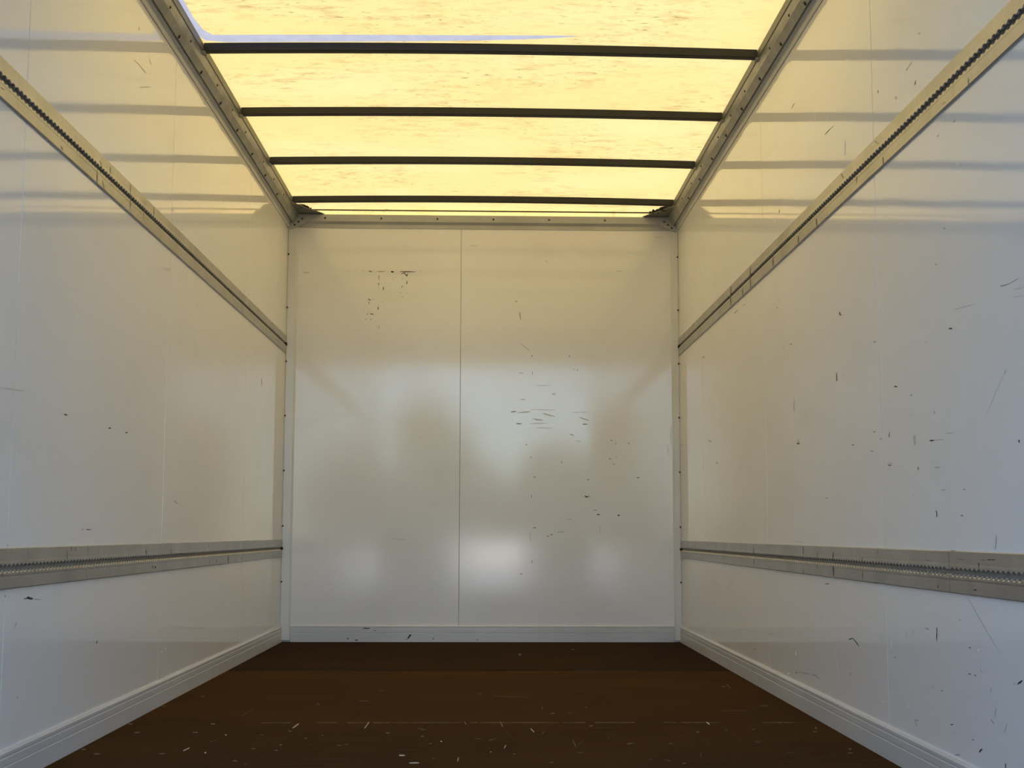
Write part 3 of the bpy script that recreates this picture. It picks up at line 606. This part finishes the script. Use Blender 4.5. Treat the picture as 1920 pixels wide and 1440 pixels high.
# ---------------------------------------------------------------- front wall: two tall panels
bm = new(); box(bm, -1.26, 1.26, D, D + 0.06, -0.02, 2.602)
wall_front = link('wall_front', bm, M['backing'])
structure(wall_front, 'white front wall of two tall panels closing the box', 'wall')
SX = -0.139
for a, b in ((-1.2, SX - 0.0010), (SX + 0.0010, 1.2)):
    bm = new(); box(bm, a, b, D - 0.012, D + 0.001, 0.0, 2.60, 0.0012)
    link('panel', bm, M['front_panel'], wall_front)
marks('scuff_marks', MARKS_FRONT, 'y', D - 0.012, -1, wall_front, WALL_PAL)

# ---------------------------------------------------------------- kick strips (baseboards)
def kick_profile(h, t):
    # ribbed extrusion: (proud distance, height)
    return [(0.0, -0.001), (t, -0.001), (t, 0.051), (t - 0.0015, 0.0525), (t - 0.0015, 0.0545), (t, 0.056), (t, h - 0.018), (t - 0.0012, h - 0.0165),
            (t - 0.0012, h - 0.013), (t, h - 0.0115), (t, h - 0.004), (t - 0.003, h - 0.0005), (t - 0.006, h), (0.0, h)]
for nm, s, lab in (('baseboard_left', -1, 'ribbed white kick strip along the foot of the left wall'), ('baseboard_right', 1, 'ribbed white kick strip along the foot of the right wall')):
    prof = [(s * (PX - p), z) for p, z in kick_profile(KZ, 0.013)]
    o = link(nm, sweep(new(), prof, 'y', REAR + 0.01, D - 0.022), M['kick'])
    structure(o, lab, 'skirting')
prof = [(D - 0.012 - p, z) for p, z in kick_profile(0.097, 0.012)]
base_front = link('baseboard_front', sweep(new(), prof, 'x', -1.141, 1.155), M['kick'])
structure(base_front, 'ribbed white kick strip across the foot of the front wall', 'skirting')
marks('scuff_marks', MARKS_FRONT_KICK, 'y', D - 0.024, -1, base_front, WALL_PAL)

# ---------------------------------------------------------------- corner posts
for nm, s, w, lab in (('trim_1', -1, 0.060, 'white vertical corner post between front wall and left wall'), ('trim_2', 1, 0.045, 'white vertical corner post between front wall and right wall')):
    x1, x0 = s * PX, s * (PX - w)
    prof = [(x1, D - 0.001), (x1, D - 0.030), (x1 - s * 0.006, D - 0.034), (x0 + s * 0.010, D - 0.026), (x0, D - 0.020), (x0, D - 0.001)]
    post = link(nm, sweep(new(), prof, 'z', 0.012, 2.575), M['post'])
    structure(post, lab, 'corner post')
    for k in range(8):
        z = 0.356 + 0.3325 * k
        if z < 2.5:
            share('rivet', RIVET_SMALL, post, (x1 - s * 0.006, D - 0.034, z), (math.pi / 2, 0, -s * math.pi / 5))

# ---------------------------------------------------------------- front header
prof = [(D - 0.012, 2.522), (D - 0.016, 2.522), (D - 0.016, 2.545), (D - 0.020, 2.549), (D - 0.030, 2.560), (D - 0.034, 2.600), (D - 0.030, 2.604), (D - 0.012, 2.604)]
header = link('trim_3', sweep(new(), prof, 'x', -1.165, 1.165), M['header'])
structure(header, 'pale header strip along the top of the front wall', 'trim')
for k in range(7):
    x = -0.978 + 0.3455 * k
    share('rivet', RIVET_SMALL, header, (x, D - 0.0325, 2.580), (math.pi / 2 - 0.1, 0, 0))

# ---------------------------------------------------------------- roof rails
for nm, s, lab in (('trim_4', -1, 'grey riveted roof rail above the left wall'), ('trim_5', 1, 'grey riveted roof rail above the right wall')):
    def X(d):
        return s * (PX - d)
    body = [(X(0.000), 2.560), (X(0.022), 2.556), (X(0.030), 2.546), (X(0.050), 2.572), (X(0.056), 2.590), (X(0.060), 2.604), (X(0.060), 2.648), (X(0.000), 2.648)]
    rail = link(nm, sweep(new(), body, 'y', REAR + 0.005, D - 0.01), M['roof_rail'])
    structure(rail, lab, 'roof rail')
    cove = [(X(0.0), 2.520), (X(0.004), 2.518), (X(0.008), 2.524), (X(0.010), 2.545), (X(0.018), 2.5535), (X(0.018), 2.557), (X(0.0), 2.559)]
    link('cove_flange', sweep(new(), cove, 'y', REAR + 0.005, D - 0.03), M['cove'], rail)
    lip = [(X(0.0595), 2.6045), (X(0.064), 2.606), (X(0.064), 2.640), (X(0.0595), 2.640)]
    link('glazing_lip', sweep(new(), lip, 'y', REAR + 0.005, D - 0.03), M['gusset'], rail)
    ang = math.atan2(0.026, 0.020)
    y = 6.1605
    k = 0
    while y > REAR + 0.1:
        share('rivet', RIVET, rail, (X(0.036), y, 2.5535), (0, math.pi + (s * (math.pi / 2 - ang) * -1 if False else s * ang), 0))
        share('rivet', RIVET_SMALL, rail, (X(0.053), y + 0.10 + 0.05 * ((k * 7) % 3), 2.581), (0, math.pi + s * 1.25, 0))
        y -= 0.3335
        k += 1
    # clips where each bow lands on the rail
    for k in range(9):
        yb = 6.470 - 0.690 * k
        bm = new(); box(bm, min(X(0.045), X(0.075)), max(X(0.045), X(0.075)), yb - 0.004, yb + 0.034, 2.5985, 2.6035, 0.001)
        link('bow_clip', bm, M['roof_rail'], rail)

# ---------------------------------------------------------------- translucent roof
ZR, ARCH = 2.640, 0.013
def roof_z(x):
    return ZR + ARCH * (1 - (x / 1.2) ** 2)
# outline of the milky strip where the yellow sheet is split and patched, along the left rail and the nearest bow
path = [(-1.150, 3.60, 0.018), (-1.139, 4.02, 0.019), (-1.141, 4.18, 0.020), (-1.136, 4.29, 0.026), (-1.105, 4.358, 0.033), (-1.04, 4.368, 0.034), (-0.85, 4.368, 0.034), (-0.55, 4.366, 0.032),
        (-0.25, 4.362, 0.029), (0.0, 4.354, 0.024), (0.18, 4.344, 0.018), (0.30, 4.334, 0.011), (0.38, 4.326, 0.003)]
sideA, sideB = [], []
for i, (x, y, w) in enumerate(path):
    a, b = path[max(0, i - 1)], path[min(len(path) - 1, i + 1)]
    tx, ty = b[0] - a[0], b[1] - a[1]
    q = math.hypot(tx, ty)
    sideA.append(Vector((x - ty / q * w, y + tx / q * w)))
    sideB.append(Vector((x + ty / q * w, y - tx / q * w)))
poly = sideA + sideB[::-1]
def inside(p):
    hit = False
    for i in range(len(poly)):
        a, b = poly[i], poly[i - 1]
        if (a.y > p.y) != (b.y > p.y) and p.x < (b.x - a.x) * (p.y - a.y) / (b.y - a.y) + a.x:
            hit = not hit
    return hit
nx, ny = 24, 30
YF = D - 0.002
pts = [Vector((-1.2 + 2.4 * i / nx, REAR + (YF - REAR) * j / ny)) for j in range(ny + 1) for i in range(nx + 1)]
n0 = len(pts)
edges = [(n0 + i, n0 + (i + 1) % len(poly)) for i in range(len(poly))]
from mathutils.geometry import delaunay_2d_cdt
res = delaunay_2d_cdt(pts + poly, edges, [], 0, 1e-5)
bm, bs = new(), new()
vm = [bm.verts.new((p.x, p.y, roof_z(p.x))) for p in res[0]]
vs = [bs.verts.new((p.x, p.y, roof_z(p.x))) for p in res[0]]
for f in res[2]:
    c = sum((res[0][i] for i in f), Vector((0, 0))) / len(f)
    if inside(c):
        bs.faces.new([vs[i] for i in f])
    else:
        bm.faces.new([vm[i] for i in f])
# short upstand that turns down onto the front wall
row = [(bm.verts.new((-1.2 + 2.4 * i / nx, YF, roof_z(-1.2 + 2.4 * i / nx))), bm.verts.new((-1.2 + 2.4 * i / nx, YF, 2.600))) for i in range(nx + 1)]
for p, q in zip(row, row[1:]):
    bm.faces.new((p[0], q[0], q[1], p[1]))
for k in (bm, bs):
    bmesh.ops.delete(k, geom=[v for v in k.verts if not v.link_faces], context='VERTS')
ceiling = link('ceiling', bm, M['roof'])
structure(ceiling, 'stained translucent yellow roof sheet glowing with daylight', 'roof')
o = link('sealant_strip', bs, M['sealant'], ceiling)
o['label'] = 'milky lilac sealant strip'

# ---------------------------------------------------------------- roof bows
BOW_LABELS = ['dark roof bow closest to the front wall', 'dark roof bow second from the front wall', 'dark roof bow third from the front wall',
              'dark roof bow farthest from the front wall, beside the lilac sealant strip']
for k in range(9):
    y0 = 6.470 - 0.690 * k
    bm = new()
    n = 16
    prof_w, prof_h = 0.030, 0.034
    A = []
    for i in range(n + 1):
        x = -1.135 + 2.27 * i / n
        z0 = roof_z(x) - prof_h - 0.003
        A.append([bm.verts.new((x, y, z)) for y, z in ((y0 - 0.0, z0 + 0.002), (y0 + 0.002, z0), (y0 + prof_w - 0.002, z0), (y0 + prof_w, z0 + 0.002), (y0 + prof_w, z0 + prof_h), (y0, z0 + prof_h))])
    for a, b in zip(A, A[1:]):
        for q in range(6):
            bm.faces.new((a[q], a[(q + 1) % 6], b[(q + 1) % 6], b[q]))
    bm.faces.new(A[0]); bm.faces.new(A[-1][::-1])
    o = link('roof_bow', bm, M['bow'])
    tag(o, BOW_LABELS[k] if k < 4 else 'dark roof bow towards the open rear, overhead outside the view', 'roof bow', 'roof bows under the yellow roof')
# thin angle where the roof meets the front wall
bm = new(); sweep(bm, [(D - 0.014, 2.640), (D - 0.014, 2.634), (D - 0.004, 2.634), (D - 0.004, 2.640)], 'x', -1.135, 1.135)
o = link('trim_6', bm, M['bow'])
structure(o, 'thin dark edge strip where roof meets front wall', 'trim')

# ---------------------------------------------------------------- corner brackets
for s, lab in ((-1, 'grey riveted corner bracket with black sealant in the upper left corner'), (1, 'grey riveted corner bracket with black lumps in the upper right corner')):
    root = empty('corner_bracket', (s * 1.143, D - 0.036, 2.60))
    tag(root, lab, 'bracket', 'roof corner brackets')
    def L(x, y, z):   # local from (distance in from rail, distance back from wall, height)
        return (-s * x, -y, z)
    out = [(0, -0.030), (0.168, -0.030), (0.155, 0.0), (0.118, 0.060), (0.070, 0.110), (0.045, 0.170), (0.0, 0.230)]
    bm = new()
    lo = [bm.verts.new(L(x, y, 0.004)) for x, y in out]
    hi = [bm.verts.new(L(x, y, 0.008)) for x, y in out]
    bm.faces.new(lo); bm.faces.new(hi[::-1])
    for i in range(len(out)):
        j = (i + 1) % len(out)
        bm.faces.new((lo[i], lo[j], hi[j], hi[i]))
    link('gusset_plate', bm, M['gusset'], root)
    # folded lower plate lying on the header
    out = [(-0.045, 0.0), (0.10, 0.0), (0.080, -0.030), (0.030, -0.062), (-0.045, -0.095)]
    bm = new()
    a = [bm.verts.new(L(x, 0.0015 + 0.0 * z, z)) for x, z in out]
    b = [bm.verts.new(L(x, -0.012, z)) for x, z in out]
    bm.faces.new(a); bm.faces.new(b[::-1])
    for i in range(len(out)):
        j = (i + 1) % len(out)
        bm.faces.new((a[i], a[j], b[j], b[i]))
    link('wall_plate', bm, M['header'], root)
    for x, z in ((0.026, -0.028), (0.003, -0.047), (-0.020, -0.067)):
        share('rivet', RIVET_SMALL, root, L(x, 0.0015, z), (math.pi / 2, 0, 0))
    spots = ((0.040, 0.120, 0.030, 0.012), (0.062, 0.100, 0.022, 0.010), (0.085, 0.070, 0.012, 0.008)) if s < 0 else ((0.020, 0.150, 0.030, 0.012), (0.050, 0.130, 0.030, 0.013), (0.080, 0.085, 0.018, 0.013), (0.102, 0.070, 0.012, 0.014), (0.118, 0.045, 0.009, 0.012))
    for x, y, r, h in spots:
        bm = new()
        bmesh.ops.create_icosphere(bm, subdivisions=2, radius=1.0)
        for v in bm.verts:
            q = 1 + rng.uniform(-0.22, 0.22)
            v.co = Vector((v.co.x * r * q, v.co.y * r * 0.7 * q, v.co.z * h * q)) + Vector(L(x, y, 0.008 + h * 0.6))
        link('sealant_lump', bm, M['black'], root)

# ---------------------------------------------------------------- cargo lashing rails
def flange(z_out, z_slot, y0, y1, hole_sign, pitch=0.025, r=0.0092, phase=0.0):
    """flat plate from z_out to the toothed slot edge; hole_sign +1: plate lies above the slot"""
    pts = []
    y = y0
    pts.append((y0, z_slot))
    c = (math.floor(y0 / pitch) + 1) * pitch + phase
    while c + r < y1:
        if c - r > y0:
            for k in range(5):
                a = math.pi * k / 4
                yy = c - r * 0.92 * math.cos(a)
                zz = z_slot + hole_sign * (r - 0.0045) * math.sin(a)
                pts.append((yy, zz))
        c += pitch
    pts.append((y1, z_slot))
    return pts

def cargo_rail(s, zc, label, joints, data, channel):
    root = empty('cargo_rail', (s * PX, D - 0.05, zc))
    tag(root, label, 'rail', 'cargo lashing rails')
    x0, x1 = s * PX, s * 1.1955
    xs = s * 1.1950      # face by the slot
    HH, SL = 0.0525, 0.0045
    ends = [REAR + 0.05] + joints + [D - 0.042]
    ox, oy, oz = root.location
    for a, b in zip(ends, ends[1:]):
        for nm, sg in (('upper_flange', 1), ('lower_flange', -1)):
            pts = flange(zc + sg * HH, zc + sg * SL, a + 0.001, b - 0.001, sg)
            bm = new()
            zo = zc + sg * (HH - 0.002)
            zl = zc + sg * 0.016
            rows = []
            for (y, z) in pts:
                # back-outer, outer edge, face, lip foot, lip crown, slot edge, slot back
                rows.append([bm.verts.new((xx - ox, y - oy, zz - oz)) for xx, zz in (
                    (x0 + s * 0.001, zc + sg * HH), (x1 + s * 0.002, zc + sg * HH), (x1, zo), (x1, zl + sg * 0.004), (xs, zl), (xs, z + sg * 0.0028), (xs + s * 0.0032, z), (x0 + s * 0.001, z))])
            for p, q in zip(rows, rows[1:]):
                for i in range(7):
                    bm.faces.new((p[i], p[i + 1], q[i + 1], q[i]))
            bm.faces.new(rows[0]); bm.faces.new(rows[-1][::-1])
            link(nm, bm, M['alu'], root)
    bm = new(); box(bm, min(s * 1.2022, s * 1.2045) - ox, max(s * 1.2022, s * 1.2045) - ox, REAR + 0.05 - oy, D - 0.042 - oy, -0.020, 0.020)
    link('slot_channel', bm, channel, root)
    bm = new(); box(bm, min(s * 1.190, s * 1.2045) - ox, max(s * 1.190, s * 1.2045) - ox, D - 0.075 - oy, D - 0.045 - oy, -0.008, 0.008, 0.002)
    link('end_hole', bm, M['black'], root)  # black block stands in for the dark hole at the rail end
    before = set(COL.objects)
    marks('scratch_marks', data, 'x', s * 1.1953, -s, root, RAIL_PAL)
    for o in set(COL.objects) - before:
        o.matrix_parent_inverse = Matrix.Translation((-ox, -oy, -oz))
    return root

cargo_rail(-1, 0.5545, 'grey aluminium lashing rail low on the left wall', [], MARKS_RAIL_LL, M['channel_lit'])
cargo_rail(1, 0.5545, 'grey aluminium lashing rail low on the right wall', [2.795], MARKS_RAIL_LR, M['channel_lit'])
cargo_rail(-1, 1.788, 'slanting aluminium lashing rail high on the left wall', [], MARKS_RAIL_UL, M['channel'])
cargo_rail(1, 1.788, 'slanting aluminium lashing rail high on the right wall', [], MARKS_RAIL_UR, M['channel'])

# ---------------------------------------------------------------- loose wood splinters on the floor
SPLINTER_LABELS = ['slanting pale splinter just below the floor seam, left part of the floor',
    'slanting pale splinter crossing the floor seam, left of the middle',
    'short thick pale splinter lying level near the front edge of the floor',
    'long thin pale splinter lying level at the bottom edge of the photo',
    'upright pale splinter at the bottom edge of the photo near the middle',
    'faint tilted pale splinter below the seam at the middle of the floor',
    'tiny pale wood crumb below the seam, left of the middle',
    'tiny pale wood crumb alone below the left end of the floor seam',
    'bright pale splinter pointing down to the right, just right of the middle',
    'small pale chip lying on the floor seam at the right',
    'bright slanting pale splinter nearest the left kick strip',
    'tiny pale wood crumb beside the splinter nearest the left kick strip']
for i, (a0, b0, a1, b1, ca, cb) in enumerate(SPLINTERS['p']):
    mx, my = (a0 + a1) / 2, (b0 + b1) / 2
    dirv = Vector((a1 - a0, b1 - b0, 0))
    ln = max(dirv.length, 0.006)
    wd = min(max(abs(ca * (b1 - b0) - cb * (a1 - a0)) / max(dirv.length, 1e-5) * 0.5, 0.0012), 0.0045)
    bm = new()
    hexa = [(-0.5, 0.1), (-0.38, 0.9), (0.25, 1.0), (0.5, 0.2), (0.34, -0.8), (-0.3, -1.0)]
    lo = [bm.verts.new((x * ln, y * wd, 0.0)) for x, y in hexa]
    hi = [bm.verts.new((x * ln * 0.94, y * wd * 0.8, 0.0018 + 0.0008 * rng.random())) for x, y in hexa]
    bm.faces.new(lo[::-1]); bm.faces.new(hi)
    for q in range(6):
        bm.faces.new((lo[q], lo[(q + 1) % 6], hi[(q + 1) % 6], hi[q]))
    o = link('wood_splinter', bm, M['splinter'])
    o.location = (mx, my, 0.0)
    o.rotation_euler = (0, 0, math.atan2(dirv.y, dirv.x))
    tag(o, SPLINTER_LABELS[i], 'splinter', 'wood splinters on the floor')

# ---------------------------------------------------------------- unseen shutter, added under the rear roof to block its yellow light
blocker = empty('light_blocker', (0, REAR + 0.08, 2.560))
tag(blocker, 'unseen grey shutter added under the rear roof to block yellow light', 'blocker')
for k in range(5):
    y0 = 0.02 + k * 0.445
    bm = new(); box(bm, -1.10, 1.10, y0, y0 + 0.440, 0.0, 0.022, 0.003)
    link('blocker_section', bm, M['blocker'], blocker)
for s in (-1, 1):
    bm = new(); box(bm, min(s * 1.102, s * 1.138), max(s * 1.102, s * 1.138), 0.0, 2.34, -0.008, 0.030, 0.002)
    link('blocker_track', bm, M['roof_rail'], blocker)

# ---------------------------------------------------------------- the yard behind the camera, mirrored in the gloss of the front wall
GZ = -1.05
bm = new()
bmesh.ops.create_grid(bm, x_segments=8, y_segments=8, size=60)
ground = link('ground', bm, M['asphalt'])
ground.location = (0, 0, GZ)
structure(ground, 'grey asphalt yard outside the open rear', 'ground')

def tree(x, y, h, r, label):
    root = empty('yard_tree', (x, y, GZ))
    tag(root, label, 'tree', 'trees behind the yard')
    bm = new()
    bmesh.ops.create_cone(bm, segments=9, radius1=0.22, radius2=0.10, depth=h * 0.5, cap_ends=True)
    for v in bm.verts:
        v.co.z += h * 0.25
    link('trunk', bm, M['bark'], root)
    bm = new()
    for k in range(14):
        a = rng.uniform(0, 6.283)
        t = rng.uniform(0.0, 1.0)
        rr = r * (0.75 - 0.45 * t)
        c = Vector((math.cos(a) * rr * rng.random(), math.sin(a) * rr * rng.random(), h * (0.22 + 0.66 * t)))
        g = bmesh.ops.create_icosphere(bm, subdivisions=3, radius=1.0)
        q = r * rng.uniform(0.45, 0.62)
        for v in g['verts']:
            n = v.co.normalized()
            w = 1 + 0.16 * math.sin(9 * n.x + 3 * k) * math.sin(8 * n.y + k) + rng.uniform(-0.1, 0.1)
            v.co = c + Vector((n.x * q * w, n.y * q * w, n.z * q * w * 0.9))
    link('crown', bm, M['leaf'], root)

TREES = [(-15.0, -30, 9.5, 3.4), (-7.4, -22, 8.6, 2.6), (-2.4, -30, 7.6, 2.3), (2.6, -30, 5.4, 2.3), (7.4, -22, 4.9, 2.3), (13.5, -30, 8.8, 3.4), (-1.0, -42, 6.0, 2.6)]
for i, (x, y, h, r) in enumerate(TREES):
    tree(x, y, h, r, 'dark green tree standing outside beyond the yard')

def parked_car(x, y):
    root = empty('parked_car', (x, y, GZ))
    tag(root, 'white car parked in the yard outside', 'car')
    side = [(-3.9, 0.32), (0.0, 0.32), (0.06, 0.62), (-0.08, 0.80), (-1.00, 0.93), (-1.26, 1.47), (-1.45, 1.53), (-3.4, 1.50), (-3.9, 1.0)]
    bm = new()
    sweep(bm, side, 'x', -0.85, 0.85)
    bmesh.ops.bevel(bm, geom=list(bm.edges), offset=0.04, segments=2, affect='EDGES')
    link('body', bm, M['car_white'], root)
    bm = new()
    a = [bm.verts.new(p) for p in ((-0.74, -1.000, 0.985), (0.74, -1.000, 0.985), (0.64, -1.215, 1.427), (-0.64, -1.215, 1.427))]
    b = [bm.verts.new((v.co.x, v.co.y - 0.05, v.co.z - 0.02)) for v in a]
    bm.faces.new(a); bm.faces.new(b[::-1])
    for i in range(4):
        bm.faces.new((a[i], a[(i + 1) % 4], b[(i + 1) % 4], b[i]))
    link('windscreen', bm, M['car_glass'], root)
    for s in (-1, 1):
        bm = new(); box(bm, s * 0.62 - 0.16, s * 0.62 + 0.16, -0.02, 0.075, 0.58, 0.72, 0.02)
        link('headlamp', bm, M['car_glass'], root)
        for wy in (-0.75, -3.1):
            bm = new()
            bmesh.ops.create_cone(bm, segments=24, radius1=0.33, radius2=0.33, depth=0.2, cap_ends=True)
            bmesh.ops.rotate(bm, verts=bm.verts, matrix=Matrix.Rotation(math.pi / 2, 3, 'Y'))
            for v in bm.verts:
                v.co += Vector((s * 0.78, wy, 0.33))
            link('wheel', bm, M['tyre'], root)
parked_car(0.14, -11.5)
